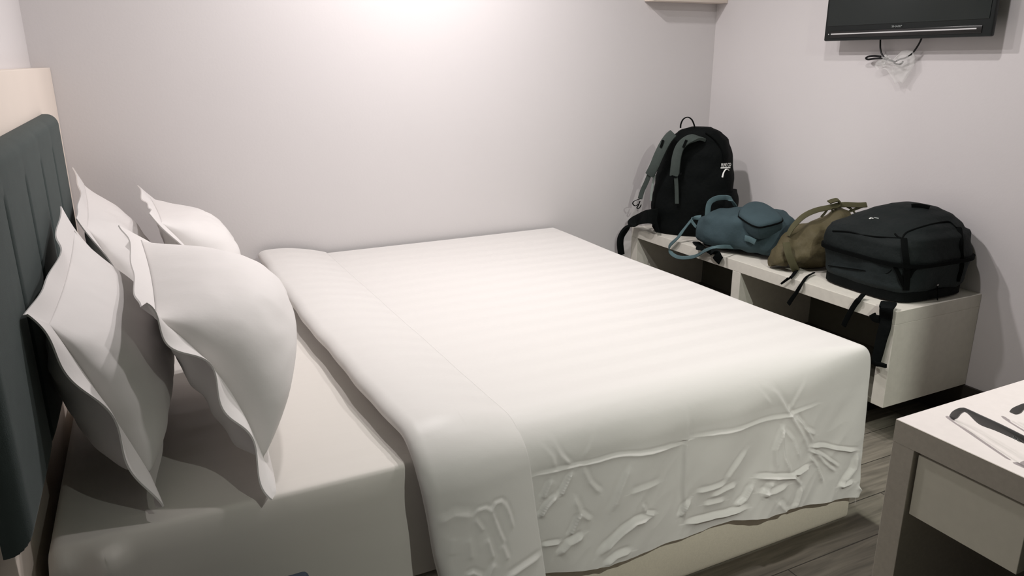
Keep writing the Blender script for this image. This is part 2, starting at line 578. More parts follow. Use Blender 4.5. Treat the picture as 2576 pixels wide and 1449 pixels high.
# ---- fitted sheet: top, near side and head side
def cover(name, xh, xf, yf, yn, ztop, r, rf, rnf, hang_n, hang_foot, hang_head, m, disp=None, du=0.02, flare=0.0, label=None, cat=None, thick=None):
    """cloth draped over a box: top face, near skirt, optional foot and head skirts, one mesh with UVs"""
    qa = r * PI / 2
    mb = MB(); uv = []
    def quarter(a, r):                    # a: arc length past the start of the rounding -> (outward, drop)
        if a <= 0: return 0.0, 0.0
        if a < r * PI / 2: return r * math.sin(a / r), r * (1 - math.cos(a / r))
        return r, r + (a - r * PI / 2)
    def near(a, rn):                      # the near edge, its radius varying along the bed
        if a <= 0: return 0.0, 0.0
        if a > qa: return r, r + (a - qa)
        tot = (r - rn) + rn * PI / 2
        a = a * tot / qa
        if a < r - rn: return a, 0.0
        o_, d_ = quarter(a - (r - rn), rn)
        return r - rn + o_, d_ * (1 + (r - rn) / rn * (d_ / rn) ** 2)
    def place(u, v):
        # u: along x; v: along y from the back edge towards the near side
        ou, du_ = quarter(u - (xf - rf), rf) if hang_foot else (0, 0)
        oh, dh_ = quarter((xh(0) + rf) - u, rf) if hang_head else (0, 0)
        on, dn_ = near(v - ((yf - yn) - r), rnf(u))
        x = min(u, xf - rf) + ou if hang_foot else u
        if hang_head: x = max(u, xh(0) + rf) - oh if u < xh(0) + rf else x
        y = yf - min(v, (yf - yn) - r) - on
        x = x + (xh(y) - xh(0)) * max(0, 1 - (x - xh(0)) / 0.3)
        drop = du_ + dh_ + dn_
        y -= flare * max(0, dn_ - r)
        if hang_foot: x += flare * max(0, du_ - rf) * 0.6
        return V((x, y, ztop - drop))
    vmax = (yf - yn) - r + qa
    umin = xh(0) + rf - rf * PI / 2 if hang_head else xh(0)
    umax = xf - rf + rf * PI / 2 if hang_foot else xf
    us = np.arange(umin, umax + 1e-9, du); us = np.linspace(umin, umax, len(us) + 1)
    vs = np.linspace(0, vmax, int(vmax / du) + 1)
    idx = {}
    pts = []; uvs = []
    def vert(u, v):
        k = (round(u, 5), round(v, 5))
        if k not in idx:
            idx[k] = len(pts)
            pts.append(place(u, v)); uvs.append((u, v))
        return idx[k]
    faces = []
    for i in range(len(us) - 1):
        for j in range(len(vs) - 1):
            faces.append((vert(us[i], vs[j]), vert(us[i + 1], vs[j]), vert(us[i + 1], vs[j + 1]), vert(us[i], vs[j + 1])))
    dn = du * 0.45
    def skirt(samples, hang, mk):
        n = 0
        for i in range(len(samples) - 1):
            ha, hb = hang(samples[i]), hang(samples[i + 1])
            k = skirt.k
            for j in range(k):
                a, b_ = mk(samples[i], ha * j / k), mk(samples[i + 1], hb * j / k)
                c, d = mk(samples[i + 1], hb * (j + 1) / k), mk(samples[i], ha * (j + 1) / k)
                faces.append((a, b_, c, d))
    skirt.k = max(4, int(0.45 / dn))
    if hang_n:
        fine = us if du <= 0.012 else us
        skirt(fine, (lambda u: hang_n(u) - quarter(u - (xf - rf), rf)[1]) if hang_foot else hang_n, lambda u, h: vert(u, vmax + h))
    if hang_foot:
        skirt(vs, hang_foot, lambda v, h: vert(umax + h, v))
    if hang_head:
        skirt(vs, hang_head, lambda v, h: vert(umin - h, v))
    P = np.array([tuple(p) for p in pts]); UVs = np.array(uvs)
    if disp is not None:
        P = disp(P, UVs, dict(umin=umin, umax=umax, vmax=vmax))
    mb.v = [tuple(p) for p in P]; mb.f = faces
    mb.uv = [tuple(q) for q in UVs]
    o = mb.build(name, m, angle=180)
    if thick:
        md = o.modifiers.new('cloth', 'SOLIDIFY'); md.thickness = thick; md.offset = 0
    if label: tag(o, label, cat)
    return o


def px_poly(pl, y): return [(lambda q: (q.x, q.z))(aty(a, c, y)) for a, c in pl]


def sheet_disp(P, UV, g):
    P = P.copy()
    side = UV[:, 1] > g['vmax'] - 0.02
    P[:, 2] -= np.where(UV[:, 0] > 0.86, 0.012, 0)
    Q = P[:, [0, 2]]
    segs = [(px_poly(pl, -1.955), h, w) for pl, h, w in (
        ([(225, 1362), (248, 1400), (262, 1449)], 0.020, 0.018),
        ([(292, 1352), (280, 1400), (270, 1449)], 0.024, 0.018),
        ([(150, 1400), (165, 1449)], 0.018, 0.018),
        ([(320, 1402), (520, 1362), (760, 1302), (1015, 1232)], 0.006, 0.012),
        ([(320, 1352), (640, 1275), (1012, 1192)], 0.007, 0.012),
    )]
    P[:, 1] -= np.where(side, ridges(Q, segs), 0)
    P[:, 1] -= np.where(side, 0.004 * np.sin(P[:, 0] * 9 + P[:, 2] * 4) * np.clip((ZM - P[:, 2]) / 0.2, 0, 1), 0)
    top = UV[:, 1] < g['vmax'] - 0.1
    P[:, 2] += np.where(top, 0.0015 * np.sin(P[:, 0] * 13 + 2 * P[:, 1]) * np.sin(P[:, 1] * 7), 0)
    return P


cover('fitted_sheet', lambda y: 0.03 + math.tan(AW) * y * 1.0 if y < 0 else 0.03, 2.14, -0.03, -1.948, ZM, 0.13, 0.022, lambda u: 0.022 + 0.108 * min(1, max(0, (u - 0.74) / 0.25)), lambda u: 0.162, None,
      lambda v: 0.27, 'sheet', sheet_disp, du=0.008, label='white fitted sheet showing bare between the pillows and the folded duvet', cat='bed sheet')

# ---- duvet
hem_px = [(1380, 1449), (1500, 1430), (1600, 1398), (1700, 1365), (1760, 1350), (1850, 1312), (1930, 1300), (2000, 1275), (2080, 1268), (2165, 1250)]
HEM = [(q.x, q.z) for q in (aty(a, c, -2.0) for a, c in hem_px)]
def hem(x):
    if x <= HEM[0][0]: return HEM[0][1]
    for (x0, z0), (x1, z1) in zip(HEM, HEM[1:]):
        if x <= x1: return z0 + (z1 - z0) * (x - x0) / (x1 - x0)
    return HEM[-1][1]

RD = 0.12
def zc(pl): return [(1300 + a * 0.4134, 850 + c * 0.4134) for a, c in pl]
DUV = [
    ([(1465, 235), (1530, 320), (1600, 430)], .007, .007), ([(1560, 240), (1620, 330), (1690, 460), (1750, 590), (1800, 700)], .012, .010),
    ([(1530, 250), (1590, 330), (1650, 370)], .006, .006), ([(1830, 260), (1740, 400), (1700, 470)], .005, .008),
    ([(1720, 480), (1790, 580), (1850, 600)], .006, .008), ([(1740, 470), (1770, 560), (1830, 640)], .005, .006), ([(1800, 690), (1900, 740), (1980, 800)], .008, .006),
    ([(1810, 670), (1950, 690), (2090, 685)], .009, .007), ([(1800, 720), (1850, 790), (1880, 900)], .008, .007),
    ([(1850, 720), (1920, 800), (1960, 830)], .007, .006), ([(1650, 560), (1640, 740), (1665, 830)], .006, .008),
    ([(1670, 540), (1600, 700), (1580, 830)], .008, .014), ([(1470, 865), (1600, 850), (1680, 850), (1730, 900)], .010, .008),
    ([(1680, 840), (1800, 780)], .009, .007), ([(1730, 900), (1700, 1000), (1680, 1040)], .009, .010),
    ([(1460, 900), (1400, 990), (1340, 1040)], .012, .012), ([(1560, 880), (1510, 970)], .010, .010), ([(1480, 950), (1560, 940), (1640, 900)], .008, .010),
    ([(2090, 700), (2060, 800), (2010, 880), (1980, 920)], .012, .011), ([(1980, 910), (2050, 890)], .008, .008),
    ([(2080, 910), (2110, 960)], .008, .007), ([(1580, 1000), (1640, 1060)], .008, .012), ([(1650, 560), (1700, 640), (1730, 740)], .005, .008),
    ([(100, 880), (280, 830), (440, 800), (700, 745), (1060, 680)], .006, .007), ([(1080, 640), (1300, 600), (1500, 545), (1680, 500), (1880, 420)], .004, .007),
    ([(1090, 370), (1075, 650), (1050, 950), (1020, 1200)], .007, .012),
    ([(260, 640), (310, 740), (370, 800)], .008, .007), ([(370, 840), (300, 950), (280, 990)], .008, .007), ([(270, 970), (200, 1040), (150, 1110)], .009, .008),
    ([(400, 1080), (340, 1210)], .008, .008), ([(430, 1200), (330, 1260), (260, 1340)], .011, .011), ([(440, 810), (470, 900), (530, 970)], .005, .008),
    ([(540, 580), (490, 680), (440, 760)], .005, .008), ([(320, 460), (370, 550)], .004, .007), ([(180, 680), (260, 760), (280, 820)], .006, .008),
    ([(250, 880), (180, 1000)], .006, .008), ([(370, 1000), (400, 1080), (470, 1120)], .006, .008), ([(170, 1280), (280, 1250)], .006, .007),
    ([(835, 1085), (720, 1130), (640, 1190), (500, 1320)], .014, .014), ([(690, 1300), (600, 1330), (530, 1380)], .010, .014),
    ([(1410, 1040), (1250, 1090), (1040, 1150)], .011, .009), ([(1280, 900), (1120, 960)], .005, .009), ([(1350, 905), (1200, 980)], .005, .009),
    ([(1280, 1000), (1160, 1030)], .005, .009), ([(1440, 700), (1300, 860), (1280, 900)], .006, .016), ([(780, 1020), (800, 1070), (860, 1075)], .006, .006),
    ([(1080, 1000), (1030, 1060), (1000, 1110)], .009, .008), ([(720, 800), (640, 950), (590, 1070)], .006, .02), ([(900, 900), (700, 960)], .004, .012),
]
DSEG = [(px_poly(zc(pl), -2.0), h * (1.3 if w < .0095 else 1.0), min(w, .010) * 0.42) for pl, h, w in DUV]


def duvet_disp(P, UV, g):
    P = P.copy()
    near = UV[:, 1] > g['vmax'] - RD * 0.9
    w = np.clip((UV[:, 1] - (g['vmax'] - RD * 0.75)) / 0.17, 0, 1)
    w = w * w * (3 - 2 * w)
    Q = P[:, [0, 2]].copy()
    nz = lambda q, k, s_: np.array([noise.noise(V((a * k, c * k, s_))) for a, c in q])
    idx = np.where(near)[0]
    q0 = Q[idx].copy()
    Q[idx, 0] += 0.007 * nz(q0, 10, 1.0) + 0.0012 * nz(q0, 40, 5.0)
    Q[idx, 1] += 0.007 * nz(q0, 10, 9.0) + 0.0012 * nz(q0, 40, 3.0)
    h = ridges(Q, DSEG) * w * 0.9
    rot = np.stack([q0[:, 0] * 0.8 - q0[:, 1] * 0.6, (q0[:, 0] * 0.6 + q0[:, 1] * 0.8) * 0.35], axis=1)
    n1 = nz(rot, 7, 2.0)
    n2 = nz(rot, 17, 6.0)
    h[idx] += w[idx] * (0.014 * n1 + 0.007 * (0.5 - np.abs(n2)) * np.clip((0.42 - q0[:, 1]) / 0.2, 0, 1))
    dd = np.clip((ZD - RD - P[:, 2]) / 0.3, 0, 1)
    h += dd * (0.007 * np.sin(P[:, 0] * 11 + 0.6) + 0.004 * np.sin(P[:, 0] * 23 + P[:, 2] * 9)) * np.where(near, 1, 0)
    P[:, 1] -= np.where(near, h, 0)
    # a soft, nearly flat top that sags a little towards the middle of the foot edge
    top = UV[:, 1] < g['vmax'] - RD
    e = np.clip((UV[:, 0] - 1.7) / 0.45, 0, 1)
    P[:, 2] += np.where(top, 0.003 * np.sin(P[:, 0] * 5 + P[:, 1] * 3) * np.sin(P[:, 1] * 4) * np.clip((g['vmax'] - RD - UV[:, 1]) / 0.2, 0, 1), 0)
    P[:, 2] -= e * 0.008 * np.sin(np.clip(UV[:, 1] / 1.9, 0, 1) * PI)
    return P


cover('duvet', lambda y: 0.80, XF, -0.03, YD, ZD, RD, 0.028, lambda u: RD - (RD - 0.03) * min(1, max(0, (u - 1.7) / 0.45)) ** 2, lambda u: max(0.1, ZD - RD - hem(min(u, XF))), lambda v: ZD - 0.028 - hem(XF) - max(0, (v - 1.83)) * 0.3, None, 'duvet', duvet_disp,
      du=0.0043, flare=0.065, label='white sateen duvet spread over the bed, its creased side hanging towards the room', cat='duvet')
duvet = bpy.data.objects['duvet']


def fold_band():
    """the head end of the duvet turned back on itself: a thick rounded band across the bed and down its side"""
    # path across the bed: (y, z) with outward normal
    path = []
    r = 0.10
    z0 = ZD + 0.002
    for y in np.linspace(-0.035, -1.974 + r, 70): path.append((y, z0, 0.0, 1.0, 0.0))
    for a in np.linspace(0, PI / 2, 14)[1:]:
        path.append((-1.974 + r - r * math.sin(a) - 0.012 * math.sin(a), z0 - r + r * math.cos(a), -math.sin(a), math.cos(a), 0))
    for d in np.linspace(0, 0.36, 120)[1:]:
        path.append((-1.986 - d * 0.09, z0 - r - d, -1.0, 0.0, d))
    # left / right edge of the band along the path, from the photo
    def edges(y, z, d, i):
        u = max(0, min(1, (y + 0.03) / -1.94))
        xl = 0.672 + 0.035 * u - 0.018 * math.sin(u * PI)
        xr = 0.965 + 0.012 * u
        if d > 0 or z < z0 - 0.02:
            dd = (z0 - z)
            xl += 0.02 * dd + 0.12 * max(0, dd - 0.05) * 0.9
            xr += 0.10 * dd
        return xl, xr
    prof_n = 110
    rows = []; uvs = []
    arc = 0
    prev = None
    for i, (y, z, ny, nz, d) in enumerate(path):
        if prev is not None: arc += math.hypot(y - prev[0], z - prev[1])
        prev = (y, z)
        xl, xr = edges(y, z, d, i)
        wob = 0.0025 * math.sin(arc * 11) + 0.0012 * math.sin(arc * 31 + 1)
        T = 0.048 + 0.0015 * math.sin(arc * 9)
        ring = []; ru = []
        for k in range(prof_n):
            q = k / (prof_n - 1)
            # from right edge over the top to the rounded left roll and back under
            if q < 0.62:
                s = q / 0.62
                x = xr + (xl + 0.03 - xr) * s
                h = 0.004 + (T - 0.004) * (1 - (1 - s) ** 2.0) * 1.0
                if s > 0.6: h -= 0.004 * ((s - 0.6) / 0.4) ** 2
            else:
                s = (q - 0.62) / 0.38
                if s < 0.6:
                    a = s / 0.6 * PI
                    hr = (T - 0.004 + 0.006) / 2
                    x = xl + 0.03 - 0.036 * math.sin(a)
                    h = -0.006 + hr + hr * math.cos(a)
                else:
                    x = xl + 0.03 + (xr - xl - 0.03) * (s - 0.6) / 0.4
                    h = -0.006 + 0.007 * (s - 0.6) / 0.4
            x += wob * (1 if x < (xl + xr) / 2 else 0.3)
            hb = 0.010 if z < 0.47 else 0.0
            ring.append((x, y + ny * h, z + nz * h)); ru.append((x, arc))
        rows.append(ring); uvs += ru
    P = np.array(rows).reshape(-1, 3); U = np.array(uvs)
    Z8 = lambda pl: [(900 + a * 0.3788, 900 + c * 0.3788) for a, c in pl]
    segs = [(px_poly(Z8(pl), -2.03), h * .55, w * .5) for pl, h, w in (
        ([(770, 1060), (800, 1100), (830, 1140)], .006, .005), ([(890, 1010), (910, 1080), (940, 1160), (970, 1230)], .007, .005), ([(990, 980), (1020, 1060), (1040, 1140)], .006, .005),
        ([(850, 1180), (890, 1320)], .007, .007), ([(760, 1050), (800, 1010), (850, 1000), (890, 1020), (920, 975), (960, 965), (1000, 1000)], .006, .005),
        ([(970, 1440), (1100, 1385), (1240, 1335)], .010, .008), ([(690, 1420), (740, 1395), (810, 1420)], .008, .006), ([(890, 1340), (830, 1440)], .008, .007),
        ([(540, 1100), (640, 1040), (760, 1050)], .006, .012), ([(700, 540), (740, 610)], .004, .007), ([(730, 1180), (740, 1320)], .005, .009), ([(620, 1180), (600, 1300)], .004, .012),
        ([(950, 1230), (990, 1330)], .006, .006), ([(350, 690), (370, 800)], .006, .006), ([(320, 640), (350, 760)], .005, .006))]
    wv = np.clip((ZD - 0.02 - P[:, 2]) / 0.06, 0, 1)
    P[:, 1] -= ridges(P[:, [0, 2]], segs) * wv
    rows = P.reshape(len(rows), prof_n, 3)
    b = MB(); b.grid([[tuple(p) for p in r_] for r_ in rows], wv=True)
    b.uv = [tuple(q) for q in U]
    o = b.build('turned_back_band', 'duvet', duvet, angle=180)
    tag(o, 'thick folded-back band of the duvet')
    return o


fold_band()
# plain quilt layer under the band, its edge just showing
b = MB()
R = []
for y in np.linspace(-0.04, -1.95, 60):
    xl = 0.705 + 0.035 * (y / -1.95) - 0.018 * math.sin(y / -1.95 * PI) + 0.006 * math.sin(y * 14) + 0.003 * math.sin(y * 37)
    R.append([(xl, y, ZM + 0.002), (xl - 0.003, y, ZM + 0.012), (xl + 0.006, y, ZM + 0.024), (0.83, y, ZM + 0.026), (0.83, y, ZM + 0.002)])
b.rings([[V(p) for p in r_] for r_ in R])
b.build('under_layer', 'duvet', duvet, angle=60)


# ------------------------------------------------------------------ pillows
def pillow(TF, TN, BN, BF, label, thick=0.17, seed=0.0, near_bend=0.0, top_bend=0.0, wave=0.012, curv=0.0, skew=0.65, floor=ZM + 0.006, wfun=None, ff=0.56):
    TF, TN, BN, BF = map(V, (TF, TN, BN, BF))
    nrm = ((TN - TF).cross(BF - TF)).normalized()
    if nrm.x < 0: nrm = -nrm
    W = ((TN - TF).length + (BN - BF).length) / 2
    Hh = ((BF - TF).length + (BN - TN).length) / 2
    fa, fb = 0.05 / W, 0.05 / Hh
    def mid(S, T):
        c = 0.02
        S2 = S + (0.5 - S) * 2 * (c / W) * math.sin(PI * min(1, max(0, T)))
        T2 = T + (0.5 - T) * 2 * (c / Hh) * math.sin(PI * min(1, max(0, S)))
        p = TF.lerp(TN, S2).lerp(BF.lerp(BN, S2), T2)
        p = p + nrm * curv * math.sin(PI * T)
        return p
    def bulge(S, T):
        s = (S - fa) / (1 - 2 * fa); t = (T - fb) / (1 - 2 * fb)
        s = min(1, max(0, s)); t = min(1, max(0, t))
        t2 = t ** (1 + skew)                      # fuller towards the bottom
        a = max(0, 1 - abs(2 * s - 1) ** 2.6); c = max(0, 1 - abs(2 * t2 - 1) ** 2.6)
        return a ** 0.42 * c ** 0.5
    def wrk(S, T):
        q = V((S * 3.2, T * 3.2, seed))
        h = 0.010 * noise.noise(q) + 0.005 * noise.noise(q * 2.3)
        h += 0.005 * (0.35 - abs(noise.noise(V((S * 9 + T * 4, T * 6 - S * 2, seed + 3)))))
        # gathers that run in from the corners and seams
        e = min(S - fa, 1 - fa - S, T - fb, 1 - fb - T)
        g = math.exp(-max(0, e) / 0.05)
        h += g * 0.003 * math.sin(40 * (S + 0.15 * math.sin(T * 7 + seed)) + seed) * (1 if min(T - fb, 1 - fb - T) < min(S - fa, 1 - fa - S) else 0)
        h += g * 0.003 * math.sin(34 * (T + 0.15 * math.sin(S * 7 + seed)) + seed) * (0 if min(T - fb, 1 - fb - T) < min(S - fa, 1 - fa - S) else 1)
        return h
    def clampz(p):
        if p.z < floor: p = V((p.x, p.y, floor + 0.15 * 0))
        return p
    n1, n2 = 72, 56
    b = MB()
    def sh(k, n):                                 # denser near the edges
        x = k / n
        return 0.5 - 0.5 * math.cos(PI * x) * (0.55) - 0.225 * (1 - 2 * x)
    Sv = [fa + (1 - 2 * fa) * sh(i, n1) for i in range(n1 + 1)]
    Tv = [fb + (1 - 2 * fb) * sh(j, n2) for j in range(n2 + 1)]
    front = [[clampz(mid(S, T) + nrm * (thick * ff * bulge(S, T) + (wrk(S, T) * min(1, bulge(S, T) * 2)))) for T in Tv] for S in Sv]
    back = [[clampz(mid(S, T) - nrm * (thick * (1 - ff) * bulge(S, T) + (wrk(S + 5, T) * min(1, bulge(S, T) * 2)))) for T in Tv] for S in Sv]
    b.grid(front); b.grid(back, flip=True)
    bc = (TF + TN + BN + BF) / 4
    o = b.build('pillow', 'pillow', angle=180, loc=(bc.x, bc.y, ZM))
    me = o.data
    bm = bmesh.new(); bm.from_mesh(me)
    bmesh.ops.remove_doubles(bm, verts=bm.verts, dist=0.0003)
    bmesh.ops.recalc_face_normals(bm, faces=bm.faces)
    for e in bm.edges: e.smooth = True
    bm.to_mesh(me); bm.free()
    # flange: a strip around, from the seam to the outer hem
    per = []
    N1, N2 = 90, 64
    for i in range(N1): per.append((i / N1, 0.0))
    for j in range(N2): per.append((1.0, j / N2))
    for i in range(N1): per.append((1 - i / N1, 1.0))
    for j in range(N2): per.append((0.0, 1 - j / N2))
    rows = []
    K = 7
    for d in range(K + 1):
        dd = d / K
        ring = []
        for idx, (S, T) in enumerate(per):
            S0 = fa + (1 - 2 * fa) * S; T0 = fb + (1 - 2 * fb) * T
            Sx, Tx = S0 + (S - S0) * dd, T0 + (T - T0) * dd
            p = mid(Sx, Tx)
            l = idx / len(per) * 2 * PI
            w = wave * dd * (0.7 * math.sin(l * 4 + seed * 3) + 0.5 * math.sin(l * 9 + seed * 5))
            if wfun: w += wfun(S, T) * dd
            if S > 0.999: w += near_bend * dd * dd * math.sin(PI * (0.1 + 0.8 * T))
            if T < 0.001: w += top_bend * dd * dd
            p = p + nrm * w
            ring.append(clampz(p))
        rows.append(ring)
    fb_ = MB()
    up = [[p + nrm * 0.0018 for p in r_] for r_ in rows]
    dn = [[p - nrm * 0.0018 for p in r_] for r_ in rows]
    fb_.grid(up, wv=True); fb_.grid(dn, wv=True, flip=True)
    fb_.grid([up[-1], dn[-1]], wv=True); fb_.grid([up[0], dn[0]], wv=True, flip=True)
    fl = fb_.build('flange', 'pillow', o, angle=75)
    tag(o, label, 'pillow', 'white pillows on the bed')
    return o


pillow((.052, -1.15, 1.044), (.026, -1.84, .961), (.19, -1.925, .553), (.25, -1.12, .548),
       'white pillow nearest the camera leaning on the charcoal headboard, rear of the near pair', 0.215, 1.3, near_bend=-0.005, wave=0.012, ff=.46, wfun=lambda S, T: (.016 * math.sin(T * 13 + .6) if S > .99 else 0))
pillow((.175, -1.10, .972), (.200, -1.76, .915), (.40, -1.975, .545), (.51, -1.06, .55),
       'white pillow nearest the bare sheet, front of the near pair', 0.285, 2.1, near_bend=-0.005, wave=0.008, curv=.04, ff=.67, wfun=lambda S, T: (.016 * math.sin(T * 17 + 1.2) if S > .99 else 0))
pillow((.035, -.20, 1.033), (.060, -.85, .956), (.235, -.93, .55), (.235, -.18, .55),
       'white pillow at the far end leaning on the panel, rear of the far pair', 0.19, 3.7, wave=0.006, curv=.0)
pillow((.233, -.16, .943), (.256, -.76, .937), (.47, -.86, .55), (.47, -.12, .55),
       'white pillow beside the back wall with curled top edge, front of the far pair', 0.22, 4.9, wave=0.008, curv=.025, ff=.64)

# ------------------------------------------------------------------ luggage bench
BX, BY, BZ, BB = 2.684, -1.680, 0.505, 0.115
bench = thing('luggage_bench', (2.93, -0.84, FLOOR), 'long low cream luggage bench with open shelves under the bags', 'bench')
b = MB(); b.box((BX, BY, BZ - 0.052), (XR - 0.001, -0.001, BZ), 0.0015); b.build('bench_top', 'laminate', bench, smooth=False)
b = MB(); b.box((BX, BY, BB), (XR - 0.001, BY + 0.055, BZ - 0.052), 0.0015); b.build('side_panel', 'laminate', bench, smooth=False)
b = MB(); b.box((BX, -0.056, BB), (XR - 0.001, -0.001, BZ - 0.052), 0.0015); b.build('side_panel', 'laminate', bench, smooth=False)
b = MB(); b.box((BX, -0.868, BB + 0.02), (XR - 0.02, -0.815, BZ - 0.052), 0.0015); b.build('divider', 'laminate', bench, smooth=False)
b = MB(); b.box((BX, BY + 0.055, BB), (XR - 0.02, -0.056, BB + 0.02), 0.0015); b.build('bottom_board', 'shaded_board', bench, smooth=False)
b = MB(); b.box((XR - 0.02, BY + 0.055, BB), (XR - 0.001, -0.056, BZ - 0.052)); b.build('back_board', 'shaded_board', bench, smooth=False)
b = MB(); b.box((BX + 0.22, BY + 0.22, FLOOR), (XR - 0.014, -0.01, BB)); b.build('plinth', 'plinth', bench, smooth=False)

# ------------------------------------------------------------------ television
TX = XR - 0.10
ty0, ty1 = -0.841, -1.601
tz0 = 1.479
tv = thing('television', (TX + 0.05, (ty0 + ty1) / 2, tz0), 'black flat television high on the right wall', 'television')
b = MB(); b.box((TX, ty1, tz0), (TX + 0.022, ty0, tz0 + 0.46), 0.006); b.box((TX + 0.02, ty1 + 0.05, tz0 + 0.06), (TX + 0.07, ty0 - 0.05, tz0 + 0.42), 0.015)
b.build('housing', 'tv', tv)
b = MB(); b.box((TX - 0.0025, ty1 + 0.015, tz0 + 0.062), (TX + 0.001, ty0 - 0.015, tz0 + 0.445), 0.001); b.build('screen', 'tvscreen', tv)
pA, pB = atx(2090, 90, TX), atx(2470, 80, TX)
b = MB(); b.box((TX - 0.003, pB.y, tz0 + 0.012), (TX + 0.001, pA.y, tz0 + 0.040), 0.0012); b.build('speaker_slot', 'tvgroove', tv)
pA, pB = atx(2092, 86, TX), atx(2458, 75.5, TX)
b = MB(); b.box((TX - 0.0055, pB.y, pA.z - 0.003), (TX - 0.002, pA.y, pA.z + 0.002), 0.001); st = b.build('trim_strip', 'silver', tv); tag(st, 'thin silver strip')
b = MB(); q = atx(2085, 86.5, TX); b.box((TX - 0.002, q.y - 0.002, q.z - 0.002), (TX + 0.001, q.y + 0.002, q.z + 0.002)); b.build('indicator_light', 'silver', tv)
q = atx(2244, 69, TX); q2 = atx(2270, 66, TX)
text_mesh('maker_logo', 'SHARP', 0.011, (TX - 0.0032, q.y, q.z), (0, -1, 0), (0, 0, 1), 'logo', tv, width=abs(q2.y - q.y))
b = MB(); b.box((TX + 0.07, (ty0 + ty1) / 2 - 0.12, tz0 + 0.10), (XR - 0.0005, (ty0 + ty1) / 2 + 0.12, tz0 + 0.34), 0.004); b.build('wall_mount', 'tv', tv)

CX = XR - 0.035
def wpt(px, py, dx=0): return atx(px, py, CX + dx)
cable = thing('television_cable', wpt(2250, 130), 'black cables hanging in loops beneath the television', 'cable')
b = MB(); b.tube([wpt(2215, 92), wpt(2214.5, 110), wpt(2215, 124), wpt(2219, 137), wpt(2228, 146), wpt(2240, 152), wpt(2252, 156)], 0.0036); b.build('left_cable', 'cord', cable)
b = MB(); b.tube([wpt(2320, 92), wpt(2313, 108), wpt(2303, 124), wpt(2292, 137), wpt(2276, 146), wpt(2262, 150), wpt(2250, 158), wpt(2262, 162), wpt(2270, 158), wpt(2271, 153)], 0.0036); b.build('right_cable', 'cord', cable)
b = MB(); b.tube([wpt(2216, 142), wpt(2200, 140.5), wpt(2186, 142), wpt(2178.5, 146), wpt(2184, 149.5), wpt(2200, 147.5), wpt(2216, 147), wpt(2232, 150)], 0.0042); b.build('cable_loop', 'cord', cable)

# crumpled clear bag bundled around the cables
b = MB()
bag_out = [(2203, 158), (2199, 166), (2206, 176), (2220, 172), (2230, 176), (2238, 188), (2246, 200), (2250, 212), (2262, 206), (2272, 212), (2280, 198), (2290, 184), (2300, 164), (2302, 146), (2296, 128), (2282, 126), (2268, 128), (2256, 140), (2244, 150), (2228, 136), (2218, 140), (2212, 150)]
cen = V((2250, 158, 0))
ring_n = len(bag_out)
rows = []
for k in range(9):
    u = k / 8
    row = []
    for i, (x, y) in enumerate(bag_out):
        qx, qy = 2250 + (x - 2250) * u, 156 + (y - 156) * u
        h = 0.010 * noise.noise(V((qx * 0.09, qy * 0.09, 3))) + 0.006 * noise.noise(V((qx * 0.21, qy * 0.21, 8)))
        row.append(wpt(qx, qy, -0.008 * (1 - u * u) + h))
    rows.append(row)
b.grid(rows, wv=True)
fo = b.build('plastic_bag', 'film', angle=20, loc=wpt(2250, 160))
tag(fo, 'crumpled clear plastic bag tied around the television cables', 'plastic bag')
md = fo.modifiers.new('film', 'SOLIDIFY'); md.thickness = 0.0008

# ------------------------------------------------------------------ desk
DX, DY, DZ = 1.457, -2.575, 0.75
DX2, DY2 = 2.0, -3.35
desk = thing('desk', ((DX + DX2) / 2, (DY + DY2) / 2, FLOOR), 'pale laminate desk with a drawer in the lower right corner, holding black sunglasses', 'desk')
b = MB(); b.box((DX, DY2, DZ - 0.045), (DX2, DY, DZ), 0.0012); b.build('desk_top', 'desk', desk, smooth=False)
b = MB(); b.box((DX, DY - 0.045, FLOOR), (DX2, DY, DZ - 0.0455), 0.001); b.build('side_panel', 'deskedge', desk, smooth=False)
b = MB(); b.box((DX, DY2, FLOOR), (DX2, DY2 + 0.045, DZ - 0.0455), 0.001); b.build('side_panel', 'deskedge', desk, smooth=False)
b = MB(); b.box((DX - 0.0006, DY2, DZ - 0.0452), (DX + 0.0008, DY, DZ - 0.001)); b.build('edge_band', 'deskedge', desk, smooth=False)
b = MB(); b.box((DX + 0.006, -2.826, 0.572), (DX + 0.030, DY - 0.051, DZ - 0.053), 0.001); b.box((DX + 0.03, -2.820, 0.60), (DX2 - 0.05, DY - 0.058, DZ - 0.07)); dr = b.build('drawer', 'drawer', desk, smooth=False)
b = MB(); b.box((DX + 0.005, -2.90, FLOOR), (DX2 - 0.01, -2.87, DZ - 0.046)); b.build('inner_panel', 'plinth', desk, smooth=False)
b = MB(); b.box((DX2 - 0.03, DY2 + 0.045, FLOOR), (DX2 - 0.012, DY - 0.045, DZ - 0.046)); b.build('back_panel', 'deskedge', desk, smooth=False)

# ------------------------------------------------------------------ sunglasses on the desk
gl = thing('sunglasses', V((1.50, -2.75, DZ)), 'black sunglasses lying open on the desk top', 'sunglasses')
GT = DZ + 0.022
